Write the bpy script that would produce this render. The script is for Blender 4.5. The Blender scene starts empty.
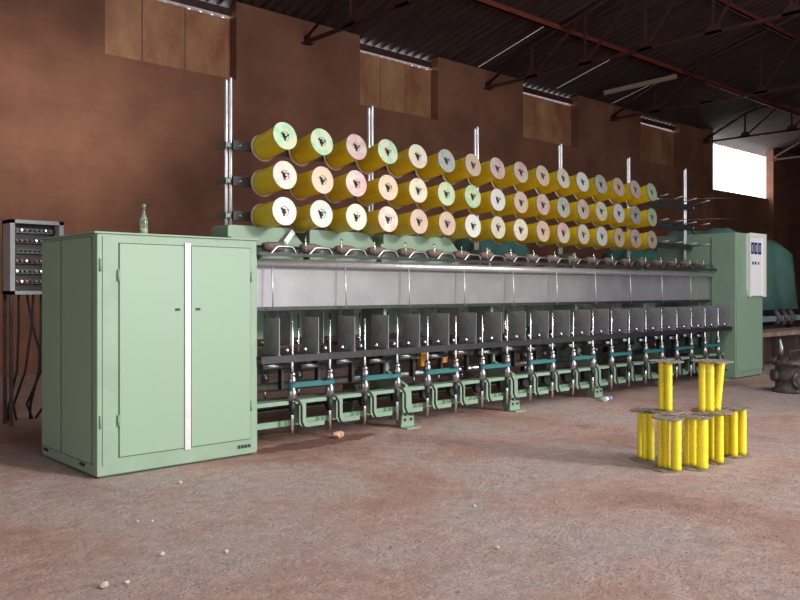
import bpy, bmesh, math, random
from mathutils import Vector, Matrix
random.seed(7)
C = bpy.context.scene.collection
PI = math.pi
# ---------------------------------------------------------------- camera frame
FPX, HY, EYE = 815.0, 290.0, 1.5
TH = math.atan(890.0/815.0)
cT, sT = math.cos(TH), math.sin(TH)
cam = bpy.data.cameras.new('camera'); co = bpy.data.objects.new('camera', cam); C.objects.link(co)
co.location = (0, 0, EYE); co.rotation_euler = (PI/2, 0, TH - PI/2)
cam.sensor_width = 36; cam.lens = 36*FPX/800; cam.shift_y = -(300-HY)/800; cam.clip_end = 300
bpy.context.scene.camera = co
def gp(x, y):                 # ground point seen at a photo pixel, used to measure positions
    d = FPX*EYE/(y-HY); l = (x-400)/FPX*d
    return (d*cT + l*sT, d*sT - l*cT)
# ---------------------------------------------------------------- materials
def mat(name, col, rough=.6, metal=0., var=0., scale=8., bump=0., bscale=60., spec=.5, col2=None, thr=(.35,.7), det=6, coat=0, stretch=None):
    m = bpy.data.materials.new(name); m.use_nodes = True
    nt = m.node_tree; N = nt.nodes; L = nt.links; b = N['Principled BSDF']
    b.inputs['Roughness'].default_value = rough; b.inputs['Metallic'].default_value = metal
    b.inputs['Specular IOR Level'].default_value = spec; b.inputs['Coat Weight'].default_value = coat
    b.inputs['Base Color'].default_value = (*col, 1)
    tc = N.new('ShaderNodeTexCoord'); src = tc.outputs['Object']
    if stretch:
        mp = N.new('ShaderNodeMapping'); mp.inputs['Scale'].default_value = stretch; L.new(src, mp.inputs['Vector']); src = mp.outputs[0]
    if var > 0 or col2:
        n = N.new('ShaderNodeTexNoise'); n.inputs['Scale'].default_value = scale; n.inputs['Detail'].default_value = det; n.inputs['Roughness'].default_value = .65
        L.new(src, n.inputs['Vector'])
        r = N.new('ShaderNodeValToRGB'); L.new(n.outputs['Fac'], r.inputs[0])
        c2 = col2 or tuple(c*(1-var) for c in col)
        r.color_ramp.elements[0].position = thr[0]; r.color_ramp.elements[1].position = thr[1]
        r.color_ramp.elements[0].color = (*c2, 1); r.color_ramp.elements[1].color = (*col, 1)
        L.new(r.outputs[0], b.inputs['Base Color'])
    if bump > 0:
        n2 = N.new('ShaderNodeTexNoise'); n2.inputs['Scale'].default_value = bscale; n2.inputs['Detail'].default_value = 4
        L.new(src, n2.inputs['Vector'])
        bp = N.new('ShaderNodeBump'); bp.inputs['Strength'].default_value = bump; bp.inputs['Distance'].default_value = .02
        L.new(n2.outputs['Fac'], bp.inputs['Height']); L.new(bp.outputs[0], b.inputs['Normal'])
    return m
M = {}
M['green'] = mat('green_enamel', (.24,.345,.245), .45, var=.14, scale=3, bump=.03, bscale=40)
M['green_door'] = mat('green_enamel_worn', (.235,.34,.24), .42, scale=4, col2=(.235,.345,.24), thr=(.25,.5), bump=.03)
M['green_dk'] = mat('green_paint_dull', (.22,.38,.25), .5, var=.25, scale=5)
M['seam'] = mat('dark_seam', (.04,.06,.045), .8)
M['steel_strip'] = mat('bright_strip', (.60,.60,.58), .38, .2, var=.1, scale=9)
M['chrome'] = mat('chrome', (.80,.80,.83), .16, 1, var=.15, scale=20)
M['bright'] = mat('bright_steel', (.80,.80,.82), .28, .7, var=.2, scale=16)
M['chrome_dull'] = mat('dull_steel', (.55,.54,.56), .3, 1, var=.4, scale=14)
M['gun'] = mat('gunmetal', (.055,.055,.06), .4, .5, var=.4, scale=12)
M['black'] = mat('black_metal', (.025,.025,.028), .5, .2, var=.3)
M['plate'] = mat('separator_grey', (.36,.35,.36), .42, .15, var=.3, scale=7)
M['plate_lit'] = mat('separator_lit', (.86,.84,.92), .45, .0, var=.2, scale=7)  # back-row plates: the light falling on them is put into this paler colour
M['cover'] = mat('cover_grey', (.30,.29,.30), .35, .35, var=.2, scale=3)
M['clamp'] = mat('worn_clamp', (.20,.24,.21), .4, .5, var=.4, scale=20)
M['teal'] = mat('teal_belt', (.02,.15,.15), .7, var=.2)
M['yellow_yarn'] = None
M['zinc'] = None
M['nut'] = mat('dark_hub', (.03,.025,.02), .45, .4)
M['rust'] = mat('rusty_steel', (.16,.09,.065), .75, .3, scale=18, col2=(.07,.055,.05), bump=.4, bscale=50)
M['cast'] = mat('grimy_casting', (.22,.18,.16), .6, .5, scale=12, col2=(.06,.05,.05), bump=.4, bscale=50)
M['wood'] = mat('grey_timber', (.33,.24,.17), .8, scale=6, col2=(.2,.13,.09), stretch=(1,8,8))
M['plank'] = mat('dusty_bench', (.48,.34,.28), .75, scale=4, col2=(.2,.13,.1))
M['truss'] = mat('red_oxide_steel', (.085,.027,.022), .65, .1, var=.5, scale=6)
M['purlin'] = mat('red_purlin_steel', (.24,.05,.03), .6, .1, var=.4, scale=6)
M['sheet'] = mat('rusty_sheet', (.54,.29,.15), .7, .1, scale=1.3, col2=(.30,.11,.05), bump=.15, bscale=20, stretch=(1,1,.6))
M['canvas'] = mat('teal_canvas', (.05,.16,.13), .7, var=.3, scale=5, bump=.6, bscale=7)
M['canvas2'] = mat('green_canvas', (.10,.22,.18), .75, var=.25, scale=3, bump=.5, bscale=5)
M['cream'] = mat('cream_panel', (.80,.78,.68), .5, var=.06)
M['white'] = mat('white_panel', (.85,.85,.86), .45)
M['blue'] = mat('blue_display', (.03,.04,.16), .25)
M['cone'] = mat('brown_tube', (.22,.15,.11), .7, scale=30, col2=(.10,.07,.06))
M['grey_box'] = mat('grey_enclosure', (.36,.36,.37), .5, var=.2, scale=5)
M['orange'] = mat('orange_plastic', (.75,.30,.02), .5, var=.2)
M['stone'] = mat('pale_stone', (.62,.50,.42), .9, var=.3, scale=30)
M['disc'] = mat('dusty_disc', (.36,.29,.23), .7, .2, scale=25, col2=(.17,.14,.12), bump=.5, bscale=50)
M['dark_cable'] = mat('black_cable', (.02,.02,.02), .6)
M['red_plastic'] = mat('red_button', (.35,.05,.05), .4)
M['plastic_blue'] = mat('blue_label', (.08,.12,.55), .35)
M['tin'] = mat('pale_plastic', (.75,.77,.82), .2, 0)
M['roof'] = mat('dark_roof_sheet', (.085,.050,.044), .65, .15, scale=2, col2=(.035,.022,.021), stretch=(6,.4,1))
M['brown_wad'] = mat('orange_wad', (.66,.38,.25), .9, var=.3, scale=40)
def yarn(name, col, col2, sc):
    m = bpy.data.materials.new(name); m.use_nodes = True
    nt = m.node_tree; N = nt.nodes; L = nt.links; b = N['Principled BSDF']
    tc = N.new('ShaderNodeTexCoord'); mp = N.new('ShaderNodeMapping'); mp.inputs['Scale'].default_value = sc
    L.new(tc.outputs['Object'], mp.inputs['Vector'])
    n = N.new('ShaderNodeTexNoise'); n.inputs['Scale'].default_value = 3; n.inputs['Detail'].default_value = 3; L.new(mp.outputs[0], n.inputs['Vector'])
    r = N.new('ShaderNodeValToRGB'); r.color_ramp.elements[0].position = .3; r.color_ramp.elements[1].position = .7
    r.color_ramp.elements[0].color = (*col2, 1); r.color_ramp.elements[1].color = (*col, 1)
    L.new(n.outputs['Fac'], r.inputs[0]); L.new(r.outputs[0], b.inputs['Base Color'])
    b.inputs['Roughness'].default_value = .3; b.inputs['Specular IOR Level'].default_value = .7; b.inputs['Sheen Weight'].default_value = .0
    bp = N.new('ShaderNodeBump'); bp.inputs['Strength'].default_value = .25; bp.inputs['Distance'].default_value = .004
    L.new(n.outputs['Fac'], bp.inputs['Height']); L.new(bp.outputs[0], b.inputs['Normal'])
    return m
M['yellow_yarn'] = yarn('golden_filament_yarn', (.80,.58,.012), (.64,.45,.01), (2,90,2))
M['bright_yarn'] = yarn('lemon_yarn', (.95,.80,.02), (.85,.66,.015), (2,2,60))
def zinc(name, c1, c2, c3):
    m = bpy.data.materials.new(name); m.use_nodes = True
    nt = m.node_tree; N = nt.nodes; L = nt.links; b = N['Principled BSDF']
    tc = N.new('ShaderNodeTexCoord'); oi = N.new('ShaderNodeObjectInfo')
    ad = N.new('ShaderNodeVectorMath'); ad.operation = 'ADD'
    cb = N.new('ShaderNodeCombineXYZ'); mu = N.new('ShaderNodeMath'); mu.operation = 'MULTIPLY'; mu.inputs[1].default_value = 37
    L.new(oi.outputs['Random'], mu.inputs[0]); L.new(mu.outputs[0], cb.inputs[1])
    L.new(tc.outputs['Object'], ad.inputs[0]); L.new(cb.outputs[0], ad.inputs[1])
    n = N.new('ShaderNodeTexNoise'); n.inputs['Scale'].default_value = 11; n.inputs['Detail'].default_value = 3; L.new(ad.outputs[0], n.inputs['Vector'])
    r = N.new('ShaderNodeValToRGB'); e = r.color_ramp.elements
    e[0].position = .38; e[0].color = (*c1, 1); e[1].position = .62; e[1].color = (*c3, 1)
    k = e.new(.5); k.color = (*c2, 1)
    L.new(n.outputs['Fac'], r.inputs[0]); L.new(r.outputs[0], b.inputs['Base Color'])
    b.inputs['Metallic'].default_value = .6; b.inputs['Roughness'].default_value = .45
    return m
_z = zinc
zinc = lambda n, *c: _z(n, *[tuple(q*.68 for q in k) for k in c])
Z = {'pale green': zinc('zinc_green', (.40,.66,.42), (.62,.72,.45), (.72,.66,.52)),
     'pink': zinc('zinc_pink', (.70,.42,.38), (.72,.50,.50), (.66,.66,.48)),
     'peach': zinc('zinc_peach', (.74,.55,.36), (.74,.58,.44), (.70,.50,.46)),
     'cream': zinc('zinc_cream', (.76,.72,.50), (.78,.74,.60), (.72,.60,.48)),
     'silver grey': zinc('zinc_grey', (.42,.47,.45), (.55,.55,.48), (.58,.50,.50)),
     'whitish': zinc('zinc_white', (.80,.80,.72), (.82,.78,.76), (.74,.78,.70))}
def glass(name, col):
    m = bpy.data.materials.new(name); m.use_nodes = True; b = m.node_tree.nodes['Principled BSDF']
    b.inputs['Base Color'].default_value = (*col, 1); b.inputs['Roughness'].default_value = .08
    b.inputs['Transmission Weight'].default_value = .85; b.inputs['IOR'].default_value = 1.45
    return m
M['glass_g'] = glass('green_glass', (.70,.90,.72))
def wall_mat():
    m = bpy.data.materials.new('brick_wall_wash'); m.use_nodes = True
    nt = m.node_tree; N = nt.nodes; L = nt.links; b = N['Principled BSDF']
    tc = N.new('ShaderNodeTexCoord'); sp = N.new('ShaderNodeSeparateXYZ'); L.new(tc.outputs['Object'], sp.inputs[0])
    ad = N.new('ShaderNodeMath'); ad.operation = 'ADD'; L.new(sp.outputs[0], ad.inputs[0]); L.new(sp.outputs[1], ad.inputs[1])
    cb = N.new('ShaderNodeCombineXYZ'); L.new(ad.outputs[0], cb.inputs[0]); L.new(sp.outputs[2], cb.inputs[1])
    br = N.new('ShaderNodeTexBrick'); L.new(cb.outputs[0], br.inputs['Vector'])
    br.inputs['Scale'].default_value = 1; br.inputs['Brick Width'].default_value = .42; br.inputs['Row Height'].default_value = .21
    br.inputs['Mortar Size'].default_value = .018; br.inputs['Mortar Smooth'].default_value = .8
    br.inputs['Color1'].default_value = (.245,.105,.062,1); br.inputs['Color2'].default_value = (.24,.102,.06,1); br.inputs['Mortar'].default_value = (.225,.095,.057,1)
    n = N.new('ShaderNodeTexNoise'); n.inputs['Scale'].default_value = .9; n.inputs['Detail'].default_value = 10; L.new(tc.outputs['Object'], n.inputs['Vector'])
    mx = N.new('ShaderNodeMix'); mx.data_type = 'RGBA'; mx.blend_type = 'MULTIPLY'; mx.inputs['Factor'].default_value = 1
    r = N.new('ShaderNodeValToRGB'); r.color_ramp.elements[0].position = .3; r.color_ramp.elements[1].position = .7
    r.color_ramp.elements[0].color = (.62,.60,.60,1); r.color_ramp.elements[1].color = (1.12,1.10,1.05,1)
    L.new(n.outputs['Fac'], r.inputs[0]); L.new(br.outputs['Color'], mx.inputs['A']); L.new(r.outputs[0], mx.inputs['B'])
    L.new(mx.outputs['Result'], b.inputs['Base Color']); b.inputs['Roughness'].default_value = .9
    n2 = N.new('ShaderNodeTexNoise'); n2.inputs['Scale'].default_value = 14; n2.inputs['Detail'].default_value = 5; L.new(tc.outputs['Object'], n2.inputs['Vector'])
    sb = N.new('ShaderNodeMath'); sb.operation = 'SUBTRACT'; L.new(n2.outputs['Fac'], sb.inputs[0]); m5 = N.new('ShaderNodeMath'); m5.operation = 'MULTIPLY'; m5.inputs[1].default_value = .35; L.new(br.outputs['Fac'], m5.inputs[0]); L.new(m5.outputs[0], sb.inputs[1])
    bp = N.new('ShaderNodeBump'); bp.inputs['Strength'].default_value = .25; bp.inputs['Distance'].default_value = .015
    L.new(sb.outputs[0], bp.inputs['Height']); L.new(bp.outputs[0], b.inputs['Normal'])
    return m
M['wall'] = wall_mat()
def floor_mat():
    m = bpy.data.materials.new('dusty_concrete'); m.use_nodes = True
    nt = m.node_tree; N = nt.nodes; L = nt.links; b = N['Principled BSDF']
    tc = N.new('ShaderNodeTexCoord'); P = tc.outputs['Object']
    def noise(s, d, ro=.6, w=0):
        n = N.new('ShaderNodeTexNoise'); n.inputs['Scale'].default_value = s; n.inputs['Detail'].default_value = d; n.inputs['Roughness'].default_value = ro
        n.inputs['Distortion'].default_value = w; L.new(P, n.inputs['Vector']); return n.outputs['Fac']
    def ramp(f, stops):
        r = N.new('ShaderNodeValToRGB'); e = r.color_ramp.elements
        while len(e) < len(stops): e.new(.5)
        for q, (p, c) in zip(e, stops): q.position = p; q.color = (*c, 1)
        L.new(f, r.inputs[0]); return r.outputs[0]
    def mix(a, c, f, mode='MIX'):
        x = N.new('ShaderNodeMix'); x.data_type = 'RGBA'; x.blend_type = mode
        if isinstance(f, float): x.inputs['Factor'].default_value = f
        else: L.new(f, x.inputs['Factor'])
        L.new(a, x.inputs['A']); L.new(c, x.inputs['B']); return x.outputs['Result']
    base = ramp(noise(.55, 9, .62, .4), [(.36,(.44,.25,.20)), (.44,(.55,.36,.31)), (.52,(.57,.42,.375)), (.6,(.54,.43,.40)), (.72,(.50,.43,.42))])
    fine = ramp(noise(9, 8, .7), [(.3,(.72,.70,.70)), (.7,(1.16,1.14,1.12))])
    c = mix(base, fine, 1.0, 'MULTIPLY')
    grit = ramp(noise(48, 3, .8), [(.36,(.70,.62,.60)), (.5,(1,1,1)), (.70,(1.15,1.1,1.08))])
    c = mix(c, grit, .8, 'MULTIPLY')
    dirt = ramp(noise(1.3, 7, .7, .8), [(.53,(0,0,0)), (.58,(1,1,1))])
    bl = N.new('ShaderNodeRGB'); bl.outputs[0].default_value = (.44,.24,.18,1)
    df = N.new('ShaderNodeMath'); df.operation = 'MULTIPLY'; df.inputs[1].default_value = .42; L.new(dirt, df.inputs[0])
    c = mix(c, bl.outputs[0], df.outputs[0])
    # oil-brown spill in front of the first bays
    x0, y0 = gp(318, 443)
    vm = N.new('ShaderNodeMapping'); vm.inputs['Location'].default_value = (-x0*.62, -y0*3.2, 0); vm.inputs['Scale'].default_value = (.62, 3.2, 1)
    L.new(P, vm.inputs['Vector'])
    ln = N.new('ShaderNodeVectorMath'); ln.operation = 'LENGTH'; L.new(vm.outputs[0], ln.inputs[0])
    s2 = N.new('ShaderNodeMath'); s2.operation = 'ADD'; L.new(ln.outputs['Value'], s2.inputs[0])
    s3 = N.new('ShaderNodeMath'); s3.operation = 'MULTIPLY'; s3.inputs[1].default_value = .9; L.new(noise(4, 5), s3.inputs[0]); L.new(s3.outputs[0], s2.inputs[1])
    sp = ramp(s2.outputs[0], [(.93,(1,1,1)), (1.0,(0,0,0))])
    bl2 = N.new('ShaderNodeRGB'); bl2.outputs[0].default_value = (.16,.06,.04,1)
    sf = N.new('ShaderNodeMath'); sf.operation = 'MULTIPLY'; sf.inputs[1].default_value = .8; L.new(sp, sf.inputs[0])
    c = mix(c, bl2.outputs[0], sf.outputs[0])
    L.new(c, b.inputs['Base Color']); b.inputs['Roughness'].default_value = .72
    n2 = noise(28, 6, .75); n3 = noise(2.2, 6, .65, .6)
    mu = N.new('ShaderNodeMath'); mu.operation = 'MULTIPLY_ADD'; mu.inputs[1].default_value = 2.2; L.new(n3, mu.inputs[0]); L.new(n2, mu.inputs[2])
    bp = N.new('ShaderNodeBump'); bp.inputs['Strength'].default_value = .8; bp.inputs['Distance'].default_value = .05
    L.new(mu.outputs[0], bp.inputs['Height']); L.new(bp.outputs[0], b.inputs['Normal'])
    return m
M['floor'] = floor_mat()
# ---------------------------------------------------------------- mesh helper
class MB:
    def __init__(s): s.b = bmesh.new()
    def box(s, x0, x1, y0, y1, z0, z1):
        v = [s.b.verts.new(p) for p in ((x0,y0,z0),(x1,y0,z0),(x1,y1,z0),(x0,y1,z0),(x0,y0,z1),(x1,y0,z1),(x1,y1,z1),(x0,y1,z1))]
        for f in ((0,3,2,1),(4,5,6,7),(0,1,5,4),(1,2,6,5),(2,3,7,6),(3,0,4,7)): s.b.faces.new([v[i] for i in f])
        return s
    def bar(s, a, c, w, h, up=(0,0,1)):
        a, c = Vector(a), Vector(c); d = (c-a).normalized(); u = Vector(up)
        if abs(d.dot(u)) > .98: u = Vector((0,1,0))
        r = d.cross(u).normalized(); u = r.cross(d)
        v = [s.b.verts.new(p + r*i*w/2 + u*j*h/2) for p in (a, c) for i, j in ((-1,-1),(1,-1),(1,1),(-1,1))]
        for f in ((0,1,2,3),(7,6,5,4),(0,4,5,1),(1,5,6,2),(2,6,7,3),(3,7,4,0)): s.b.faces.new([v[i] for i in f])
        return s
    def tube(s, pts, r, n=8):
        pts = [Vector(p) for p in pts]; rings = []; pr = None
        rr = r if isinstance(r, (list, tuple)) else [r]*len(pts)
        for i, p in enumerate(pts):
            d = (pts[min(i+1, len(pts)-1)] - pts[max(i-1, 0)]).normalized()
            if pr is None:
                u = Vector((0,0,1)) if abs(d.z) < .9 else Vector((1,0,0)); pr = d.cross(u).normalized()
            else: pr = (pr - d*pr.dot(d)).normalized()
            q = d.cross(pr)
            rings.append([s.b.verts.new(p + (pr*math.cos(2*PI*k/n) + q*math.sin(2*PI*k/n))*rr[i]) for k in range(n)])
        for a, c in zip(rings, rings[1:]):
            for k in range(n):
                f = s.b.faces.new((a[k], a[(k+1)%n], c[(k+1)%n], c[k])); f.smooth = True
        s.b.faces.new(rings[0][::-1]); s.b.faces.new(rings[-1])
        return s
    def lathe(s, prof, o=(0,0,0), axis='z', n=24, smooth=True):     # prof: (radius, height)
        o = Vector(o); rings = []
        for r, h in prof:
            ring = []
            for k in range(n):
                a = 2*PI*k/n; x, y = math.cos(a)*r, math.sin(a)*r
                p = {'z': (x, y, h), 'y': (x, h, y), 'x': (h, x, y)}[axis]
                ring.append(s.b.verts.new(o + Vector(p)))
            rings.append(ring)
        for a, c in zip(rings, rings[1:]):
            for k in range(n):
                f = s.b.faces.new((a[k], a[(k+1)%n], c[(k+1)%n], c[k])); f.smooth = smooth
        s.b.faces.new(rings[0][::-1]); s.b.faces.new(rings[-1])
        return s
    def prism(s, poly, t0, t1, axis='x'):                            # poly in the other two axes
        def P(a, b_, t): return {'x': (t, a, b_), 'y': (a, t, b_), 'z': (a, b_, t)}[axis]
        A = [s.b.verts.new(P(a, b_, t0)) for a, b_ in poly]; B = [s.b.verts.new(P(a, b_, t1)) for a, b_ in poly]
        s.b.faces.new(A[::-1]); s.b.faces.new(B); k = len(A)
        for i in range(k): s.b.faces.new((A[i], A[(i+1)%k], B[(i+1)%k], B[i]))
        return s
    def blob(s, o, r, sq=(1,1,1), jit=.2, sub=2):
        g = bmesh.ops.create_icosphere(s.b, subdivisions=sub, radius=r)
        for v in g['verts']:
            k = 1 + random.uniform(-jit, jit)
            v.co = Vector(o) + Vector((v.co.x*sq[0]*k, v.co.y*sq[1]*k, v.co.z*sq[2]*k))
        return s
    def mesh(s, name, m, bevel=0):
        bmesh.ops.recalc_face_normals(s.b, faces=s.b.faces)
        if bevel:
            bmesh.ops.bevel(s.b, geom=[e for e in s.b.edges if len(e.link_faces) == 2 and e.calc_face_angle(0) > .6], offset=bevel, segments=2, affect='EDGES', profile=.6)
        me = bpy.data.meshes.new(name); s.b.to_mesh(me); s.b.free(); me.materials.append(m); return me
    def build(s, name, m, parent=None, bevel=0, loc=None):
        o = bpy.data.objects.new(name, s.mesh(name, m, bevel)); C.objects.link(o)
        if parent is not None:
            o.parent = parent
            w = Vector((0,0,0)); q = parent
            while q: w += q.location; q = q.parent
            if not parent.get('local'): o.data.transform(Matrix.Translation(-w))
        if loc: o.location = loc
        return o
def inst(name, me, parent, loc, rot=(0,0,0)):                         # part from shared mesh (loc in world; parent unrotated)
    o = bpy.data.objects.new(name, me); C.objects.link(o); o.parent = parent
    w = Vector((0,0,0)); q = parent
    while q: w += q.location; q = q.parent
    o.location = Vector(loc) - w; o.rotation_euler = rot; return o
def thing(name, label, cat, loc=(0,0,0), group=None, local=False):
    o = bpy.data.objects.new(name, None); C.objects.link(o); o.location = loc; o.empty_display_size = .1
    o['label'] = label; o['category'] = cat
    if group: o['group'] = group
    if local: o['local'] = 1
    return o
def tag(o, label, cat, group=None, kind=None):
    o['label'] = label; o['category'] = cat
    if group: o['group'] = group
    if kind: o['kind'] = kind
    return o
def struct(o, label=None):
    o['kind'] = 'structure'
    if label: o['label'] = label
    return o
def copy_tree(o, parent=None):
    c = o.copy(); C.objects.link(c); c.parent = parent
    for ch in list(o.children): copy_tree(ch, c)
    return c
def arc(cx, cy, r, a0, a1, n): return [(cx + r*math.cos(math.radians(a0 + (a1-a0)*i/n)), cy + r*math.sin(math.radians(a0 + (a1-a0)*i/n))) for i in range(n+1)]
# ---------------------------------------------------------------- shed
WY, WT = 15.0, .32
XL, XR, YN = -9.0, 46.0, -7.0
def roof_z(y): return 7.62 + .26*(15-y) if y >= 4 else 7.62 + .26*(11) - .26*(4-y)
fl = MB(); n = 60
fl.box(XL-.3, XR+.3, YN-.3, WY+WT, -.3, 0)
struct(fl.build('floor', M['floor']))
wins = [(6.24, 9.06), (12.44, 15.08), (18.57, 21.27), (24.90, 27.57)]
OPX = (29.85, 35.5)
w = MB(); sill = 5.93
w.box(XL, XR, WY+.25, WY+WT, 0, 5.45); w.box(OPX[1], XR, WY, WY+.2499, 0, 5.4499)
segs = [XL, *[q for p in wins for q in p], OPX[0]]
w.box(XL, OPX[0], WY, WY+WT, 5.45, sill); w.box(XL, OPX[0], WY, WY+.2499, 0, 5.4499)
for a, b_ in zip(segs[0::2], segs[1::2]): w.box(a, b_, WY, WY+WT, sill, roof_z(WY)-.04)
w.box(OPX[1], XR, WY, WY+WT, 5.45, roof_z(WY)-.04)
w.box(OPX[0]-.55, OPX[0], WY-.12, WY, 0, roof_z(WY-.12)-.06)
struct(w.build('wall_back', M['wall']), 'red-brown brick long wall behind the machine')
w = MB(); w.box(XR, XR+.3, YN, WY+WT, 0, 7.6); w.prism([(YN,7.6),(WY+WT,7.6),(4,10.5)], XR, XR+.3, 'x')
struct(w.build('wall_right', M['wall']))
# left gable wall with a doorway Y -1.5..5
w = MB(); w.box(XL-.3, XL, YN, -2.0, 0, 7.6); w.box(XL-.3, XL, 5.0, WY+WT, 0, 7.6); w.box(XL-.3, XL, -2.0, 5.0, 4.6, 7.6); w.prism([(YN,7.6),(WY+WT,7.6),(4,10.4)], XL-.3, XL, 'x')
struct(w.build('wall_left', M['wall']))
# near wall with wide loading doorway
DX = (3.5, 15.0); DH = 7.2
zn = 7.55
w = MB(); w.box(XL, DX[0], YN-.3, YN, 0, zn); w.box(DX[1], XR, YN-.3, YN, 0, zn); w.box(DX[0], DX[1], YN-.3, YN, DH, zn)
struct(w.build('wall_front', M['wall']))
# corrugated roof, thin gaps where sheets part
r = bmesh.new(); per = .27; amp = .045; th = .006
def rz(y, x): return roof_z(y) + amp*(1 + math.cos(2*PI*x/per)) - amp
gaps = {16.605: (12.7, 14.95), 20.115: (12.6, 14.95), 23.085: (13.4, 14.95)}
ADD_GAP_X = (1.0, 13.0)  # unseen roof opening, added to bring more light onto the foreground floor
step = per/6; nx = int((XR-XL+.6)/step); xs = sorted([XL-.3 + i*step for i in range(nx+1)] + [g+d for g in gaps for d in (-.012, .012)]); nx = len(xs)-1
ys = [WY+.75, 14.95, 13.4, 12.7, 12.6, 10, 4.0, 2.0, -3.0, YN-.6]
grid = [[r.verts.new((x, y, rz(y, x))) for y in ys] for x in xs]
for i in range(nx):
    for j in range(len(ys)-1):
        xm = (xs[i]+xs[i+1])/2; ym = (ys[j]+ys[j+1])/2
        if ADD_GAP_X[0] < xm < ADD_GAP_X[1] and -3.0 < ym < 2.0: continue
        if any(abs(xm-g) < .01 and a < ym < b_ for g, (a, b_) in gaps.items()): continue
        f = r.faces.new((grid[i][j], grid[i+1][j], grid[i+1][j+1], grid[i][j+1])); f.smooth = True
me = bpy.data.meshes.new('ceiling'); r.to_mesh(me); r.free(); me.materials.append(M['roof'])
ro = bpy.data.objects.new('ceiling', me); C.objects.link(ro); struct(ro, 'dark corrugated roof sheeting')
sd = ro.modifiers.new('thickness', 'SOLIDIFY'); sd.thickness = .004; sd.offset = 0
# windows closed with rusty sheets
for k, (a, b_) in enumerate(wins):
    wn = MB(); y0 = WY+.245
    wn.box(a, b_, y0-.02, y0+.05, 7.325, 7.49)
    win = struct(wn.build('window_%d' % (k+1), M['truss']), 'high wall opening closed with three rusty metal sheets')
    fr = [.0, .33, .66, 1.0] if k else [.0, .30, .63, 1.0]
    for i in range(3):
        p = MB(); e0 = a + (b_-a)*fr[i] + (.0 if i == 0 else .014); e1 = a + (b_-a)*fr[i+1]-(.014 if i < 2 else 0)
        off = .012*i
        p.box(e0, e1, y0+off, y0+off+.012, sill-.0, 7.275+.01*math.sin(i*3))
        p.build('metal_sheet', M['sheet'], win)
        if i < 2:
            q = MB(); q.box(e1-.012, e1+.04, y0+off+.016, y0+off+.05, sill, 7.28); q.build('upright', M['rust'], win)
# trusses
tx = [(-7.6), (-1.45), 4.7, 10.83, 16.95, 23.1, 29.3, 35.4, 41.5]
where = {10.83: 'between the first two sheeted windows', 16.95: 'between the second and third sheeted windows', 23.1: 'between the third and fourth sheeted windows', 29.3: 'at the left edge of the open bay', 35.4: 'right of the bright open bay', 41.5: 'at the far right end of the shed', 4.7: 'left of the first sheeted window'}
for x in tx[2:]:
    t = thing('roof_truss', 'red-brown steel roof truss resting on the wall ' + where[x], 'truss', (x, 15, 7.05), 'steel roof trusses')
    zb = 7.08
    MB().bar((x,14.98,zb), (x,2,zb), .07, .07).build('bottom_chord', M['truss'], t)
    MB().tube([(x,14.98,7.16),(x,13.4,roof_z(13.4)-.13),(x,4,roof_z(4)-.13)], .045, 4).build('top_chord', M['truss'], t)
    MB().box(x-.12, x+.12, 14.80, 14.995, 7.03, 7.045).box(x-.02, x+.02, 14.80, 14.995, 7.045, 7.22).build('bearing_plate', M['truss'], t)
    pts = [13.4, 11.75, 10.1, 8.45, 6.8, 5.2]
    for i, y in enumerate(pts):
        MB().bar((x,y,zb), (x,y,roof_z(y)-.13), .05, .05).build('vertical_strut', M['truss'], t)
        if i < len(pts)-1:
            MB().bar((x,y,zb), (x,pts[i+1],roof_z(pts[i+1])-.13), .05, .05).build('diagonal_strut', M['truss'], t)
        g = MB(); g.prism([(y-.22,zb-.03),(y+.2,zb-.03),(y+.1,zb+.17),(y-.14,zb+.17)], x-.035, x-.03, 'x'); g.build('gusset_plate', M['truss'], t)
for y, nm in ((12.5, 'lower red steel purlin under the roof nearest the wall'), (9.75, 'upper red steel purlin crossing the top right corner'), (6.9, None)):
    if nm is None: continue
    z = roof_z(y)-.21
    g = MB(); g.box(XL, XR, y-.03, y+.03, z, z+.14); g.box(XL, XR, y-.03, y+.06, z, z+.015)
    tag(g.build('roof_purlin', M['purlin']), nm, 'purlin', 'roof purlins')
g = MB(); g.bar((21.3,14.1,7.48), (22.95,12.62,8.00), .13, .13)
tag(g.build('timber_batten', M['wood']), 'loose pale timber batten leaning up under the dark roof', 'batten')
# ---------------------------------------------------------------- near control cabinet
FY = 6.37
def cabinet(x0, x1, y0, y1, h, lab, name='control_cabinet'):
    t = thing(name, lab, 'cabinet', ((x0+x1)/2, (y0+y1)/2, 0))
    MB().box(x0+.03, x1-.03, y0+.03, y1-.03, 0, .018).build('plinth', M['seam'], t)
    MB().box(x0, x1, y0, y1, .018, h).build('body', M['green'], t, bevel=.008)
    return t
t = cabinet(2.585, 4.06, FY, 7.60, 1.95, 'large green enamelled steel cabinet in the left foreground with bright strip between its doors')
def door(x0, x1, z0, z1, y, t, m):
    MB().box(x0-.006, x1+.006, y-.003, y+.004, z0-.006, z1+.006).build('door_seam', M['seam'], t)
    return MB().box(x0, x1, y-.012, y+.003, z0, z1).build('door', m, t, bevel=.004)
dl = door(2.765, 3.33, .155, 1.875, FY, t, M['green_door'])
dr = door(3.40, 3.985, .155, 1.875, FY, t, M['green_door'])
MB().box(3.336, 3.394, FY-.016, FY+.002, .135, 1.90).build('bright_strip', M['steel_strip'], t, bevel=.004)
for x, d in ((3.27, dl), (3.46, dr)):
    MB().box(x-.02, x+.02, FY-.02, FY-.01, 1.325, 1.345).build('latch', M['black'], d)
for x, d in ((2.755, dl), (3.995, dr)):
    for z in (.45, 1.62): MB().tube([(x,FY-.013,z-.045),(x,FY-.013,z+.045)], .009, 8).build('hinge', M['green_dk'], d)
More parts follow.
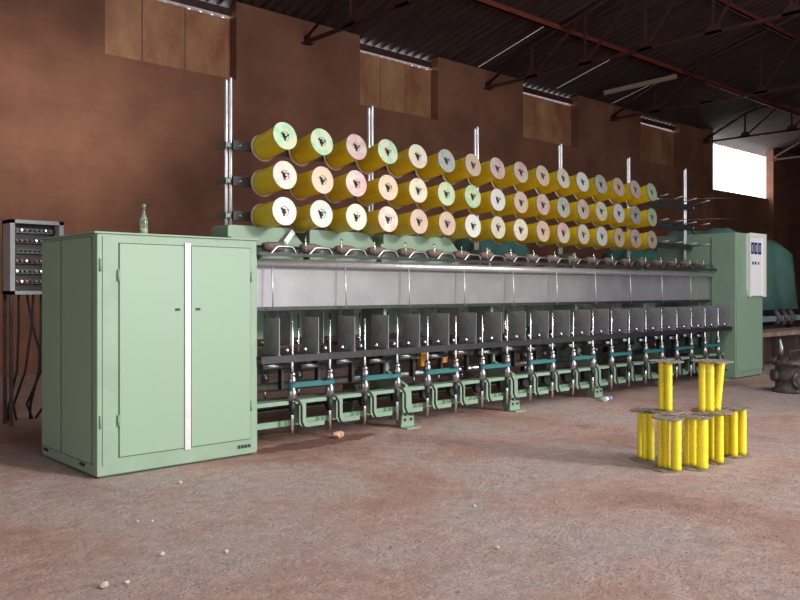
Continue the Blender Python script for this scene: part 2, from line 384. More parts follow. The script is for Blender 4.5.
for z in (.45, 1.70): MB().tube([(2.61,FY-.006,z-.05),(2.61,FY-.006,z+.05)], .009, 8).build('hinge', M['green_dk'], t)
MB().box(2.625, 2.630, FY-.002, FY+.01, .10, 1.93).build('seam', M['seam'], t)
v = MB()
for i in range(4): v.box(3.86+i*.035, 3.888+i*.035, FY-.004, FY+.004, .075, .105)
v.build('vent', M['black'], t)
# side panels
for (y0, y1) in ((FY+.10, 7.10), (7.13, 7.58)):
    MB().box(2.583, 2.589, y0-.006, y1+.006, .10, 1.93).build('panel_seam', M['seam'], t)
    MB().box(2.574, 2.588, y0, y1, .11, 1.925).build('side_panel', M['green_door'], t, bevel=.003)
v = MB()
for y in (6.62, 7.45): v.box(2.575, 2.59, y, y+.09, .065, .09)
v.build('vent', M['black'], t)
MB().box(2.56, 4.075, FY-.012, 7.61, 1.95, 1.965).build('lid', M['green'], t, bevel=.003)
# bottle on top
t = thing('glass_bottle', 'small clear-green glass bottle standing on top of the green cabinet', 'bottle', (3.045, 6.52, 1.965))
MB().lathe([(.03,1.965),(.034,1.975),(.034,2.08),(.026,2.11),(.013,2.14),(.012,2.19),(.015,2.192),(.015,2.2)], (3.045,6.52,0)).build('bottle_body', M['glass_g'], t)
MB().lathe([(.028,1.972),(.0285,2.02)], (3.045,6.52,0)).build('liquid', mat('pale_liquid', (.72,.66,.3), .3), t)
MB().lathe([(.016,2.2),(.016,2.215),(.012,2.222)], (3.045,6.52,0)).build('cap', M['green_dk'], t)
# ---------------------------------------------------------------- far control cabinet
X2 = 13.42
t = cabinet(X2, X2+1.03, FY-.07, 7.75, 2.47, 'tall green control cabinet at the far right end of the machine with display panel')
FF = FY-.07
MB().box(X2+.02, X2+1.01, FF-.015, FF, .12, 1.50).build('door', M['green_door'], t, bevel=.004)
pn = MB().box(X2+.41, X2+1.025, FF-.05, FF-.001, 1.40, 2.47).build('display_panel', M['white'], t)
fr = MB(); a, b_ = X2+.40, X2+1.04
fr.box(a, a+.035, FF-.07, FF-.05, 1.38, 2.48).box(b_-.11, b_, FF-.07, FF-.05, 1.38, 2.48).box(a+.035, b_-.11, FF-.07, FF-.05, 2.42, 2.48)
fr.build('panel_frame', M['cream'], t)
for x in (.46, .60, .75):
    dd = MB().box(X2+x, X2+x+.11, FF-.058, FF-.05, 2.12, 2.32).build('digital_display', M['blue'], pn)
    MB().box(X2+x+.03, X2+x+.075, FF-.061, FF-.058, 2.16, 2.28).build('display_window', M['grey_box'], dd)
for x in (.52, .62, .74): MB().box(X2+x, X2+x+.05, FF-.056, FF-.05, 1.94, 1.99).build('push_button', M['blue'] if x < .7 else M['red_plastic'], pn)
MB().box(X2-.008, X2+.002, FY+.35, FY+.36, .1, 2.4).build('panel_seam', M['seam'], t)
# ---------------------------------------------------------------- twisting machine
SP = .4545; SX = 4.53; NS = 20; SY = 6.48; BY = 7.66; XA, XB = 4.10, 13.44
t = thing('twisting_machine', 'long green yarn twisting machine with chrome spindles running between the two green cabinets', 'machine', (8.8, 7.07, 0))
mach = t
# bay frames and feet
for k in range(6):
    x = 4.25 + 1.818*k if k else 4.14
    if k == 5: x = 13.3
    pz = MB()
    pz.prism([(6.52,0),(6.66,0),(6.72,.16),(6.72,.40),(7.42,.40),(7.42,.16),(7.48,0),(7.62,0),(7.62,.46),(7.3,.60),(7.22,2.02),(6.92,2.02),(6.84,.60),(6.52,.46)], x-.02, x+.02, 'x')
    f = pz.build('bay_frame', M['green'], t)
    if k == 0: continue
    ft = MB(); ft.prism([(x-.10,0),(x+.10,0),(x+.085,.12),(x+.06,.22),(x+.05,.44),(x-.05,.44),(x-.06,.22),(x-.085,.12)], 6.50, 6.52, 'y'); ft.box(x-.10, x+.10, 6.40, 6.52, 0, .015)
    ft.build('foot', M['green'], t)
    for dx in (-.045, .045):
        for z in (.09, .15): MB().tube([(x+dx,6.49,z),(x+dx,6.502,z)], .016, 10).build('bolt_hole', M['black'], f)
# longitudinal members
MB().box(XA, XB, 6.50, 6.62, .415, .435).box(XA, XB, 6.493, 6.4995, .398, .434).build('upper_beam', M['green'], t)
MB().box(XA, XB, 6.62, 6.66, .17, .225).build('lower_beam', M['green_dk'], t)
MB().box(XA, XB, 7.52, 7.64, .40, .44).build('upper_beam', M['green_dk'], t)
MB().box(XA, XB, 7.50, 7.54, .17, .235).build('lower_beam', M['green_dk'], t)
MB().box(XA+.01, XB, 7.80, 7.82, .95, 1.75).build('rear_panel', M['green'], t)
MB().box(XA+.01, XB, 7.02, 7.05, 1.30, 1.66).build('centre_panel', M['green'], t)
MB().box(XA+.01, XB, 7.04, 7.12, .64, .84).build('gear_trough', M['black'], t)
MB().box(XA+.01, XB, 6.98, 7.0, .30, .40).build('inner_beam', M['gun'], t)
MB().box(XA, XB+.05, 6.36, 6.60, .855, .885).box(XA, XB+.05, 6.352, 6.3595, .82, .884).build('guide_rail', M['gun'], t)
MB().box(XA, XB, 7.55, 7.78, .855, .885).build('guide_rail', M['gun'], t)
MB().tube([(XA,6.95,.52),(XB,6.95,.52)], .045, 12).build('drive_shaft', M['chrome_dull'], t)
MB().tube([(XA,7.2,.30),(XB,7.2,.30)], .06, 12).build('drive_shaft', M['black'], t)
# spindles (shared meshes)
sp_me = MB().lathe([(.004,1.205),(.011,1.195),(.011,.90),(.013,.89),(.013,.72),(.011,.44),(.016,.43),(.016,.16),(.008,.10)], (0,0,0), n=10).mesh('spindle', M['chrome'])
wh_me = MB().lathe([(.022,.715),(.034,.705),(.034,.675),(.027,.668),(.040,.655),(.040,.615),(.032,.60),(.032,.555),(.044,.54),(.048,.50),(.040,.455),(.03,.435)], (0,0,0), n=16).mesh('whorl', M['chrome_dull'])
lev_me = MB().tube([(0,0,.46),(.05,-.005,.43),(.082,-.005,.38),(.084,-.005,.23),(.11,-.005,.175),(.17,0,.15),(.30,0,.15)], .012, 7).mesh('brake_lever', M['black'])
col_me = MB().lathe([(.028,.43),(.028,.34),(.018,.325),(.018,.30)], (0,0,0), n=12).mesh('bolster', M['black'])
br_me = MB().prism([(.095,.416),(.175,.416),(.175,.225),(.19,.205),(.40,.205),(.40,.16),(.135,.16),(.095,.205)], .018, .034, 'y').box(.095, .115, .0345, .11, .20, .41).mesh('bracket', M['green'])
pu_me = MB().tube([(0,-.03,.31),(0,.03,.31)], .085, 20).mesh('idler_pulley', M['black'])
kn_me = MB().lathe([(.004,.95),(.014,.945),(.021,.93),(.021,.918),(.012,.905),(.008,.90),(.008,.885)], (0,0,0), n=12).mesh('guide_knob', M['chrome'])
pl = MB(); pl.box(-.003, .003, -.10, .17, .887, 1.235); pl.box(-.012,.012,-.10,.17,.887,.893); pl_me = pl.mesh('separator_plate', M['plate'])
pl = MB(); pl.box(-.003, .003, -.12, .12, .887, 1.26); plb_me = pl.mesh('separator_plate', M['plate_lit'])
for k in range(NS):
    x = SX + SP*k
    s = inst('spindle', sp_me, t, (x, SY, 0)); 
    w_ = bpy.data.objects.new('whorl', wh_me); C.objects.link(w_); w_.parent = s
    w_ = bpy.data.objects.new('bolster', col_me); C.objects.link(w_); w_.parent = s
    inst('brake_lever', lev_me, t, (x, SY-.03, 0))
    inst('bracket', br_me, t, (x, SY, 0)); inst('idler_pulley', pu_me, t, (x+.27, 6.78, 0))
    for dx in (-.10, .11): inst('guide_knob', kn_me, t, (x+dx, SY-.06+.01*random.random(), 0))
    inst('separator_plate', pl_me, t, (x-.215, SY, 0))
    s = inst('spindle', sp_me, t, (x, BY, .02)); 
    w_ = bpy.data.objects.new('whorl', wh_me); C.objects.link(w_); w_.parent = s
    inst('separator_plate', plb_me, t, (x-.2, BY-.02, 0))
    inst('guide_knob', kn_me, t, (x-.08, BY-.08, 0)); 
inst('separator_plate', pl_me, t, (SX+SP*NS-.215, SY, 0))
# drive tapes around pairs of whorls
for k in range(0, NS-1, 2):
    xa, xb = SX+SP*k, SX+SP*(k+1); R = .046
    o = [(xb + R*math.sin(a), -R*math.cos(a)) for a in [PI*i/8 for i in range(9)]]
    i_ = [(xa - R*math.sin(a), R*math.cos(a)) for a in [PI*i/8 for i in range(9)]]
    loop = [(x, SY+y) for x, y in o + i_]
    m = MB(); nn = len(loop)
    A = [m.b.verts.new((x,y,.565)) for x, y in loop]; B = [m.b.verts.new((x,y,.605)) for x, y in loop]
    for q in range(nn): m.b.faces.new((A[q], A[(q+1)%nn], B[(q+1)%nn], B[q]))
    b2 = m.build('drive_tape', M['teal'], t)
    sm = b2.modifiers.new('thickness', 'SOLIDIFY'); sm.thickness = .003
# take-up section
MB().tube([(XA+.05,6.72,1.765),(XB-.02,6.72,1.765)], .042, 20).build('delivery_roller', M['bright'], t)
MB().box(XA+.05, XB, 6.78, 6.80, 1.33, 1.735).build('cover_sheet', M['cover'], t)
MB().box(XA+.02, XB, 6.80, 7.34, 1.66, 1.70).build('top_tray', M['gun'], t)
MB().box(XA+.02, XB, 6.74, 6.80, 1.30, 1.335).build('cover_lip', M['gun'], t)
MB().box(XA, XB, 6.62, 6.66, 1.83, 1.86).build('traverse_bar', M['gun'], t)
arm_me = MB().tube([(-.09,0,1.845),(-.07,0,1.86),(-.015,0,1.915),(.01,0,1.925),(.16,0,1.925),(.185,0,1.91),(.215,0,1.86),(.225,0,1.845)], .013, 7).mesh('cradle_arm', M['chrome_dull'])
cn_me = MB().lathe([(.018,-.12),(.036,-.12),(.05,-.05),(.05,.06),(.04,.12),(.018,.12)], (0,0,0), 'x', n=16).mesh('take_up_tube', M['cone'])
gd_me = MB().tube([(0,0,1.86),(0,.01,1.99),(.01,.03,2.03),(.03,.03,2.02)], .006, 6).mesh('thread_guide', M['chrome'])
rod = MB().tube([(XA,6.84,1.93),(XB,6.84,1.93)], .012, 8).build('tube_shaft', M['gun'], t)
for k in range(NS):
    x = SX + SP*k
    inst('cradle_arm', arm_me, t, (x-.06, 6.64, 0)); inst('thread_guide', gd_me, t, (x+.28, 6.64, 0))
    inst('take_up_tube', cn_me, t, (x+.02, 6.84, 1.93))
    for q in (0,): MB().tube([(x-.1,6.68,1.74),(x-.1,6.66,1.30)], .006, 6).build('thread_tube', M['bright'], t) if k % 2 == 0 else None
# end gearbox hood, sloped ends
for i, (a, b_) in enumerate(((XA+.02, 5.02), (5.10, 6.05), (6.14, 7.38))):
    hd = MB(); hd.prism([(a,1.70),(b_,1.70),(b_,1.98),(b_-.16,2.14),(a+.02,2.14),(a,2.12)], 6.98, 7.30, 'y'); hd.build('gear_hood', M['green'], t, bevel=.012)
MB().box(7.38, XB, 7.0, 7.12, 1.72, 1.93).build('tube_trough', M['rust'], t)
MB().box(XA-.06, XA+.02, 6.46, 7.7, .05, 1.80).build('end_plate', M['green'], t)
MB().tube([(XA+.06,6.6,1.80),(XA+.10,6.62,1.86),(XA+.14,6.6,1.80)], .03, 10).build('roller_bearing', M['black'], t)
# yellow thread boxes low inside
for xa_, xb_, za_, zb_ in ((6.50,6.62,.70,.80),(6.66,6.76,.60,.78),(6.97,7.10,.62,.80),(7.36,7.48,.66,.79),(7.9,7.98,.68,.79)):
    MB().box(xa_, xb_, 6.90, 6.98, za_, zb_).build('orange_guard', M['orange'], t, bevel=.012)
gb = MB().box(-.04,.04,-.05,.05,.70,.84).box(-.018,.018,-.03,.03,.50,.70).mesh('gear_block', M['gun'])
hb = MB().tube([(-.16,0,.74),(.16,0,.74)], .03, 10).mesh('tension_roller', M['chrome_dull'])
for k in range(NS):
    inst('gear_block', gb, t, (SX+SP*k+.13, 6.86, 0)); inst('tension_roller', hb, t, (SX+SP*k+.02, 6.80, -.02*(k%2)))
# white ruler-like card leaning on the hood
g = MB(); g.bar((4.74,6.90,1.985), (4.86,6.93,2.105), .006, .055, up=(1,0,-.9))
tag(g.build('white_card', M['white']), 'narrow white card leaning on the green hood below the first spools', 'card')
# ---------------------------------------------------------------- creel
PX = [4.255] + [4.31 + 1.818*k for k in range(1, 6)]; PY = 7.2; RY = 7.10
rows = [(2.94, .075), (2.585, .04), (2.24, .035)]
cr = thing('creel_stand', 'tall creel frame of paired chrome posts carrying three rows of spools above the machine', 'creel', (8.85, PY, 0))
for x in PX:
    for dx in (-.024, .026):
        zt = 3.61 + (.03 if dx > 0 else 0)
        p = MB(); p.lathe([(.019,.01),(.019,zt-.02),(.014,zt)], (x+dx,PY,0), n=12); p.build('post', M['bright'], cr)
for z, _ in rows:
    MB().box(PX[0]-.02, PX[5]+.05, RY-.03, RY, z-.045, z+.045).build('rail', M['black'], cr)
    for x in PX:
        b_ = MB(); b_.box(x-.07, x+.08, RY+.001, RY+.03, z-.022, z+.022); b_.box(x-.07, x+.08, PY+.021, PY+.04, z-.022, z+.022); b_.box(x-.085, x-.0705, RY+.0, PY+.08, z-.032, z+.032)
        bb = b_.build('clamp', M['clamp'], cr, bevel=.004)
        MB().tube([(x+.06,RY-.04,z),(x+.06,RY+.02,z)], .012, 8).build('clamp_bolt', M['chrome'], bb)
SLEN = .40
for z, dz in rows:
    ang = math.atan(dz/SLEN)
    for k in range(20):
        x = 4.57 + SP*k
        s = MB().tube([(0,.0,0),(0,-SLEN-.035,0)], .009, 8).build('spool_spindle', M['chrome_dull'], None)
        s.parent = cr; s.location = Vector((x, RY-.03, z)) - cr.location; s.rotation_euler = (-ang, 0, 0)
# feeler wires on the last, empty bay
for z, dz in rows[:2]:
    MB().tube([(11.9,RY,z+.05),(12.6,RY-.02,z+.09),(13.5,RY-.5,z+.14),(13.9,RY-.7,z+.15)], .006, 6).build('feeler_wire', M['chrome'], cr)
tints = ['pale green,pale green,pink,pale green,cream,silver grey,peach,pink,pink,peach,cream,whitish,silver grey,peach,pink,pale green',
         'pink,peach,pink,peach,cream,pale green,pale green,whitish,peach,pink,silver grey,pink,cream,whitish,silver grey,pale green',
         'silver grey,silver grey,cream,pink,peach,peach,whitish,cream,cream,peach,pink,cream,whitish,peach,pink,peach']
ORD = 'first second third fourth fifth sixth seventh eighth ninth tenth eleventh twelfth thirteenth fourteenth fifteenth sixteenth'.split()
def make_spool():
    t = thing('yarn_spool', '', 'yarn spool', (0,0,0), 'yellow yarn spools on the creel', local=True)
    R = .140
    b = MB().lathe([(.03,-.008),(.124,-.010),(.128,-.05),(.128,-.34),(.124,-SLEN+.012),(.03,-SLEN+.012)], (0,0,0), 'y', n=36).build('yarn_package', M['yellow_yarn'], t)
    f1 = MB().lathe([(.018,-SLEN+.010),(R,-SLEN+.010),(R+.002,-SLEN+.004),(R,-SLEN-.002),(.05,-SLEN-.002),(.045,-SLEN+.003),(.018,-SLEN+.003)], (0,0,0), 'y', n=40, smooth=False).build('front_flange', Z['cream'], t)
    f2 = MB().lathe([(.018,-.010),(R,-.010),(R+.002,-.004),(R,.002),(.018,.002)], (0,0,0), 'y', n=40).build('rear_flange', Z['peach'], t)
    h = MB().lathe([(.026,-SLEN+.006),(.026,-SLEN-.006),(.015,-SLEN-.016)], (0,0,0), 'y', n=12)
    for a in (20, 140, 260):
        ca, sa = math.cos(math.radians(a)), math.sin(math.radians(a))
        h.bar((ca*.015,-SLEN-.006,sa*.015), (ca*.050,-SLEN-.006,sa*.050), .014, .008, up=(0,1,0))
    h.build('hub_nut', M['nut'], t)
    return t
proto = make_spool(); first = True
fme = {}
RN = ['top', 'middle', 'bottom']
for r_, (z, dz) in enumerate(rows):
    ang = math.atan(dz/SLEN)
    for k, tint in enumerate(tints[r_].split(',')):
        o = proto if first else copy_tree(proto); first = False
        o.location = (4.57 + SP*k, 7.062, z); o.rotation_euler = (-ang + random.uniform(-.012,.012), random.uniform(0,.0), random.uniform(-.025,.025))
        o['label'] = 'spool with %s flange, %s creel row, %s from the left' % (tint, RN[r_], ORD[k])
        if 'local' in o: del o['local']
        for ch in o.children:
            if ch.name.startswith('front_flange'):
                if tint not in fme:
                    m2 = ch.data.copy(); m2.materials[0] = Z[tint]; fme[tint] = m2
                ch.data = fme[tint]; ch['label'] = tint + ' flange'
            if ch.name.startswith('hub_nut'): ch.rotation_euler = (0,0,0)
# hanging cable from creel to far cabinet
pts = [(13.45 + i*.09, 7.1 - i*.03, 2.86 - .55*math.sin(min(1, i/9)*PI/2) + .0*i) for i in range(11)]
tag(MB().tube([(13.42,7.12,2.92),(13.5,7.15,2.80),(13.62,7.2,2.66),(13.85,7.3,2.55),(14.1,7.35,2.49),(14.35,7.4,2.485)], .014, 7).build('power_cable', M['dark_cable']), 'dark cable drooping from the last creel post to the far cabinet', 'cable')
# ---------------------------------------------------------------- bobbin carriers on the floor
def at(x, d, z=0):
    l = (x-400)/FPX*d; return Vector((d*cT + l*sT, d*sT - l*cT, z))
H = .44
def make_carrier(o, rr, lab, tubes):
    t = thing('bobbin_carrier', lab, 'bobbin carrier', o, 'yellow yarn bobbin carriers stacked on the floor', local=True)
    for nm, z in (('base_disc', .0), ('top_disc', H-.010)):
        d = MB(); m = 40; ph = random.random()*6
        ring = [rr*(1+.03*math.sin(i*2.1+ph)+.02*random.random()) for i in range(m)]
        lo = [d.b.verts.new((q*math.cos(2*PI*i/m), q*math.sin(2*PI*i/m), z + .003*math.sin(i*1.3+ph))) for i, q in enumerate(ring)]
        hi = [d.b.verts.new((q*math.cos(2*PI*i/m), q*math.sin(2*PI*i/m), z + .009 + .003*math.sin(i*1.3+ph))) for i, q in enumerate(ring)]
        d.b.faces.new(lo[::-1]); d.b.faces.new(hi)
        for i in range(m): d.b.faces.new((lo[i], lo[(i+1)%m], hi[(i+1)%m], hi[i]))
        d.build(nm, M['disc'], t)
    for off, lean, r_ in tubes:
        x, y = off; nz = 14; pts = []; rs = []
        for j in range(nz+1):
            f = j/nz; pts.append((x + lean[0]*f, y + lean[1]*f, .012 + f*(H-.024))); rs.append(r_*(1 + .04*math.sin(j*2.4)))
        MB().tube(pts, rs, 16).build('yarn_bobbin', M['bright_yarn'], t)
        MB().lathe([(.007,H-.001),(.009,H+.006),(.004,H+.008)], (x+lean[0], y+lean[1], 0), n=8).build('pin', M['chrome_dull'], t)
    del t['local']
    return t
cars = [(646, 7.20, 0, .128, [(640,5.5,.075,0),(645,6.5,-.02,0),(651,6.5,-.055,0)], 'lower yellow bobbin carrier at the left rear of the stack'),
        (668, 6.80, 0, .128, [(660.5,5.5,.06,0),(666.5,7.5,.03,0),(676.5,9.5,-.06,0)], 'lower yellow bobbin carrier at the left front of the stack, nearest the camera'),
        (696, 6.86, 0, .128, [(686.5,5.5,.06,0),(693,6.5,.07,0),(702.5,11,-.05,0)], 'lower yellow bobbin carrier at the middle front of the stack'),
        (717.5, 7.10, 0, .128, [(711.5,7,.06,0),(719,9,-.05,0)], 'lower yellow bobbin carrier second from the right in the stack'),
        (736, 7.36, 0, .128, [(727.5,7,-.0,0),(733.8,7.5,-.05,0),(742.3,8,.03,0)], 'lower yellow bobbin carrier at the right end of the stack'),
        (666, 7.02, .452, .145, [(662,6.5,.02,0),(668.5,7.5,-.02,0)], 'single yellow bobbin carrier standing on top of the left side of the stack'),
        (712, 7.03, .452, .17, [(702.5,7.5,-.03,0),(709.5,9,-.04,0),(716.5,8,.03,4.5)], 'upper yellow bobbin carrier with a leaning bobbin on the right side of the stack')]
for x, d, z, rr, tb_, lab in cars:
    o = at(x, d, z); tl = []
    for tx_, w_, dd_, ln in tb_:
        p = at(tx_, d+dd_, z) - o; q = at(tx_+ln, d+dd_, z) - at(tx_, d+dd_, z)
        tl.append(((p.x, p.y), (q.x, q.y), w_*d/FPX/2))
    make_carrier(o, rr, lab, tl)
# ---------------------------------------------------------------- left switch rack
sx0, sx1, sy = 2.89, 3.47, 9.5
t = thing('switch_rack', 'grey open electrical rack full of switches standing behind the left of the green cabinet', 'electrical rack', (3.17, 9.6, 0))
c_ = MB(); c_.box(sx0, sx0+.05, sy, sy+.28, 1.45, 2.28); c_.box(sx1-.05, sx1, sy, sy+.28, 1.45, 2.28); c_.box(sx0, sx1, sy, sy+.28, 2.24, 2.28); c_.box(sx0, sx1, sy, sy+.28, 1.45, 1.49); c_.box(sx0, sx1, sy+.26, sy+.28, 1.45, 2.28)
c_.build('enclosure', M['grey_box'], t)
MB().box(sx0+.05, sx1-.05, sy+.16, sy+.26, 1.49, 2.24).build('back_board', M['black'], t)
for j in range(6):
    z = 2.17 - .115*j
    MB().box(sx0+.06, sx1-.06, sy+.12, sy+.16, z-.03, z+.025).build('terminal_rail', M['rust'] if j % 2 else M['gun'], t)
    for i in range(8):
        x = sx0 + .10 + i*.052
        MB().tube([(x,sy+.12,z),(x,sy+.09,z+.004)], .012, 8).build('switch', [M['gun'], M['red_plastic'], M['gun'], M['chrome_dull'], M['rust']][(i*3+j*7+i*j) % 5], t)
for i in range(6):
    x = sx0 + .12 + .08*i; e = random.uniform(-.2,.2)
    MB().tube([(x,sy+.1,1.50),(x+e*.3,sy+.05,1.1),(x+e,sy+.0,.6),(x+e*1.5,sy+.2,.2),(x+e,sy+.3,.02)], .014, 6).build('hanging_cable', M['dark_cable'], t)
for x in (sx0+.02, sx1-.02): 
    for y in (sy+.03, sy+.25): MB().bar((x,y,0), (x,y,1.45), .035, .035).build('leg', M['rust'], t)
# ---------------------------------------------------------------- things behind the machine
def tarp(name, x0, x1, y0, y1, z0, h, m, lab, nx=22, ny=14, cat='tarpaulin', slope=0):
    b = bmesh.new(); g = []
    for i in range(nx+1):
        row = []
        for j in range(ny+1):
            u, v = i/nx, j/ny
            ex = min(u, 1-u)*2; ey = min(v, 1-v)*2
            e = min(1, (min(ex*(x1-x0), ey*(y1-y0))/.42)); k = 1-(1-e)**2.2
            z = z0 + (h-z0)*k + .03*math.sin(u*19+v*5)*k + .025*math.sin(v*23+u*7) - slope*u*k
            row.append(b.verts.new((x0+(x1-x0)*u + .03*math.sin(v*17), y0+(y1-y0)*v + .03*math.sin(u*21), z if e > 0 else z0)))
        g.append(row)
    for i in range(nx):
        for j in range(ny):
            f = b.faces.new((g[i][j], g[i+1][j], g[i+1][j+1], g[i][j+1])); f.smooth = True
    lo = [[b.verts.new((v.co.x, v.co.y, z0-.01)) for v in row] for row in (g[0], g[-1])]
    bmesh.ops.contextual_create(b, geom=[e for e in b.edges if e.is_boundary])
    bmesh.ops.recalc_face_normals(b, faces=b.faces)
    me = bpy.data.meshes.new(name); b.to_mesh(me); b.free(); me.materials.append(m)
    o = bpy.data.objects.new(name, me); C.objects.link(o); return o
def covered(x0, x1, y0, y1, h, skirt, m, lab, name='covered_machine', slope=0):
    t = thing(name, lab, 'covered machine', ((x0+x1)/2, (y0+y1)/2, 0))
    cv = tarp('canvas_cover', x0, x1, y0, y1, skirt, h, m, lab, slope=slope); cv.data.transform(Matrix.Translation(-t.location)); cv.parent = t
    MB().box(x0+.12, x1-.12, y0+.12, y1-.12, skirt-.35, skirt+.02).build('machine_bed', M['gun'], t)
    for x in (x0+.2, x1-.2):
        for y in (y0+.2, y1-.2): MB().box(x-.05, x+.05, y-.05, y+.05, 0, skirt-.3).build('leg', M['black'], t)
    return t
covered(10.0, 11.5, 8.9, 9.9, 2.38, .8, M['canvas'], 'machine under a dark teal cover behind the middle of the creel')
covered(14.4, 15.9, 8.8, 9.8, 2.33, .8, M['canvas'], 'machine under a dark teal cover behind the right end of the creel')
t = covered(15.9, 19.15, 7.45, 9.3, 2.80, 1.08, M['canvas2'], 'machine under a big green canvas cover right of the far cabinet', slope=.35)
MB().box(16.0, 19.0, 7.32, 7.45, .84, .95).build('side_rail', mat('blue_grey_rail', (.2,.26,.33), .5), t)
for x in (17.5, 17.85, 18.2):
    MB().tube([(x,7.36,.76),(x+.05,7.28,.90),(x,7.36,1.07)], .06, 10).build('valve', M['cast'], t)
tb = thing('work_bench', 'long dusty brown bench before the green covered machine at the right edge', 'bench', (17.0, 6.9, 0))
MB().box(15.1, 18.6, 6.6, 7.2, .62, .70).build('bench_top', M['plank'], tb)
MB().box(15.2, 18.5, 7.12, 7.16, .05, .62).build('back_board', M['rust'], tb)
for x in (15.25, 16.8, 18.4):
    for y in (6.67, 7.08): MB().box(x-.04, x+.04, y-.04, y+.04, 0, .62).build('leg', M['rust'], tb)
# pump / gear assembly at right edge
px, py = gp(792, 392)
t = thing('gear_pump', 'grimy cast gear housing with bolted flanges on the floor at the right edge', 'machine part', (px, py, 0))
b_ = MB(); b_.lathe([(.27,0),(.27,.05),(.23,.07),(.23,.18),(.26,.20),(.26,.30),(.23,.32),(.23,.40),(.31,.41),(.31,.46),(.12,.47)], (px,py,0), n=28); b_.build('housing', M['cast'], t)
dv = Vector((-cT, -sT, 0)) # towards the camera
sd_ = Vector((sT, -cT, 0))
fc = Vector((px,py,.21)) + dv*.22 + sd_*.02
MB().tube([fc, fc+dv*.06], .14, 24).build('flange', M['cast'], t)
MB().tube([fc+dv*.06, fc+dv*.075], .09, 20).build('flange_cap', M['rust'], t)
for i in range(6):
    a = i*PI/3; q = fc + dv*.06 + sd_*.115*math.cos(a) + Vector((0,0,.115*math.sin(a)))
    MB().tube([q, q+dv*.02], .014, 6).build('bolt', M['black'], t)
for i in range(10):
    a = i*2*PI/10; MB().tube([(px+.285*math.cos(a),py+.285*math.sin(a),.40),(px+.285*math.cos(a),py+.285*math.sin(a),.50)], .016, 6).build('bolt', M['rust'], t)
lf = Vector((px,py,.25)) - sd_*.22
MB().tube([lf, lf-sd_*.07], .09, 18).build('side_port', M['cast'], t)
sh = Vector((px,py,.46)) - sd_*.16
MB().tube([sh, sh+Vector((0,0,.20)), sh+Vector((0,0,.32))-sd_*.02], [.04,.035,.02], 12).build('shaft', M['chrome_dull'], t)
hp = Vector((px,py,.47)) + sd_*.05
MB().tube([hp-sd_*.08, hp-sd_*.08+Vector((0,0,.13)), hp+sd_*.08+Vector((0,0,.15)), hp+sd_*.10], .014, 8).build('lifting_handle', M['rust'], t)
# grey shelf seen above the cabinet on the wall side
# ---------------------------------------------------------------- floor litter
bx, by = gp(608, 401)
t = thing('plastic_bottle', 'crushed clear plastic bottle with blue label lying by the machine foot', 'bottle', (bx, by, 0))
p0 = Vector((bx-.13, by-.03, .035)); dd = Vector((.97,.2,0)).normalized()
MB().tube([p0, p0+dd*.02, p0+dd*.10, p0+dd*.18, p0+dd*.21, p0+dd*.24], [.03,.035,.03,.034,.02,.013], 14).build('bottle_body', M['tin'], t)
MB().tube([p0+dd*.095, p0+dd*.15], .036, 14).build('paper_label', M['plastic_blue'], t)
MB().tube([p0+dd*.24, p0+dd*.258], .015, 10).build('cap', M['plastic_blue'], t)
wx, wy = gp(338, 438)
tag(MB().blob((wx,wy,.035), .05, (1.2,.9,.8), .22).build('yarn_waste', M['brown_wad']), 'small orange-pink wad of waste beside the dark spill', 'waste')
peb = [(162,556,.016,'round white pebble on the left foreground floor, left one of the bright pair'),
       (226,553,.015,'round white pebble on the foreground floor, right one of the bright pair'),
       (137,522,.010,'tiny pale pebble in the floor above the bright pebble pair, left one'),
       (152,522,.010,'tiny pale pebble in the floor above the bright pebble pair, right one'),
       (104,588,.022,'yellowish lump of dirt near the bottom left corner'),
       (127,584,.014,'grey pebble beside the yellowish lump near the bottom left corner'),
       (180,484,.018,'pale pebble under the front edge of the green cabinet'),
       (474,507,.012,'small dark-edged pebble in the middle of the foreground floor'),
       (497,549,.014,'pale pebble right of centre near the bottom of the floor')]
for x, y, r_, lab in peb:
    a, b_ = gp(x, y)
    tag(MB().blob((a,b_,r_*.75), r_, (1,1,.8), .12).build('pebble', M['stone']), lab, 'pebble', 'pebbles on the floor')
g = MB()
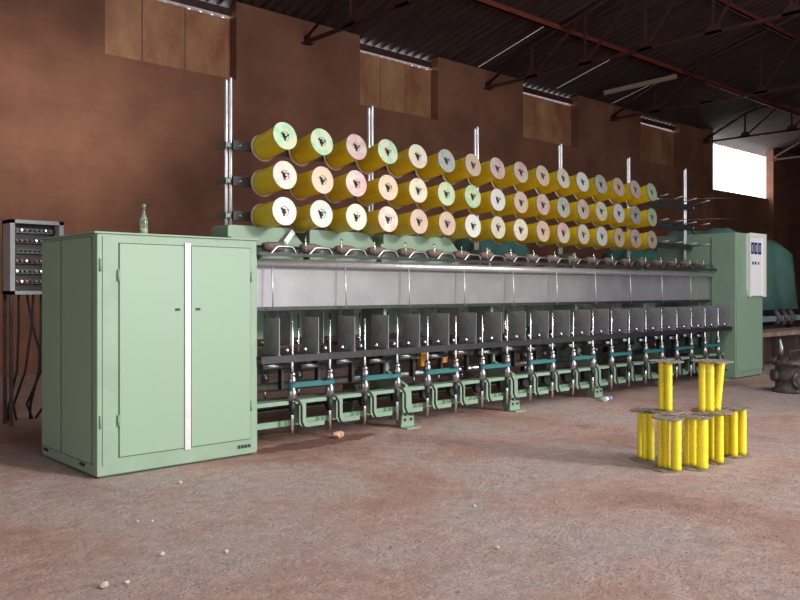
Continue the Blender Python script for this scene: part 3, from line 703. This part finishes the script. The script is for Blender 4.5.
for i in range(1500):
    if i % 5 == 0: x, y = random.uniform(-40,900), random.uniform(425,640)
    elif i % 5 < 4: x, y = min(880, 560+random.gauss(120,130)), random.uniform(490,650)
    else: x, y = random.uniform(40,230), random.gauss(590,14)
    a, b_ = gp(x, y)
    if b_ > 6.25 and a > 2.4: continue
    r_ = random.uniform(.0015,.0045)*(1.5 if random.random() < .1 else 1)
    q = bmesh.ops.create_icosphere(g.b, subdivisions=1, radius=r_)
    for v in q['verts']: v.co = Vector((a, b_, r_*.4)) + Vector((v.co.x*random.uniform(.7,1.5), v.co.y, v.co.z*.7))
tag(g.build('loose_grit', mat('red_grit', (.36,.21,.16), .95, var=.4, scale=3)), 'loose red dirt crumbs scattered over the concrete floor', 'dirt', kind='stuff')
# ---------------------------------------------------------------- light
W = bpy.data.worlds.new('sky'); bpy.context.scene.world = W; W.use_nodes = True
bg = W.node_tree.nodes['Background']; bg.inputs[0].default_value = (.93,.96,1,1); bg.inputs[1].default_value = 4.6
sl = bpy.data.lights.new('low_sun', 'SUN'); sl.energy = 2.6; sl.angle = math.radians(9); sl.color = (1,.95,.88)
so = bpy.data.objects.new('low_sun', sl); C.objects.link(so)
so.rotation_euler = Vector((.36,-.93,.30)).to_track_quat('Z','Y').to_euler(); so.location = (10,-12,6)
def portal(name, loc, rot, sx_, sy_):
    l = bpy.data.lights.new(name, 'AREA'); l.shape = 'RECTANGLE'; l.size = sx_; l.size_y = sy_
    l.cycles.is_portal = True
    o = bpy.data.objects.new(name, l); C.objects.link(o); o.location = loc; o.rotation_euler = rot; return o
portal('doorway_portal', ((DX[0]+DX[1])/2, YN-.31, DH/2), (PI/2,0,0), DX[1]-DX[0], DH)
portal('doorway_portal', (XL-.31, 1.5, 2.3), (PI/2,0,-PI/2), 7, 4.6)
zs = roof_z(-.5)+.3
portal('added_roof_gap_portal', ((ADD_GAP_X[0]+ADD_GAP_X[1])/2, -.5, zs), (math.atan(.26),0,0), ADD_GAP_X[1]-ADD_GAP_X[0], 5.4)  # sky sampling through the added roof opening
portal('opening_portal', ((OPX[0]+OPX[1])/2, WY+WT+.01, 6.5), (-PI/2,0,0), OPX[1]-OPX[0], 2.2)
sc = bpy.context.scene
sc.view_settings.view_transform = 'Standard'; sc.view_settings.look = 'None'; sc.view_settings.gamma = 1
sc.view_settings.exposure = -0.05
try: sc.view_settings.use_curve_mapping = False
except Exception: pass
sc.cycles.max_bounces = 8; sc.cycles.diffuse_bounces = 6
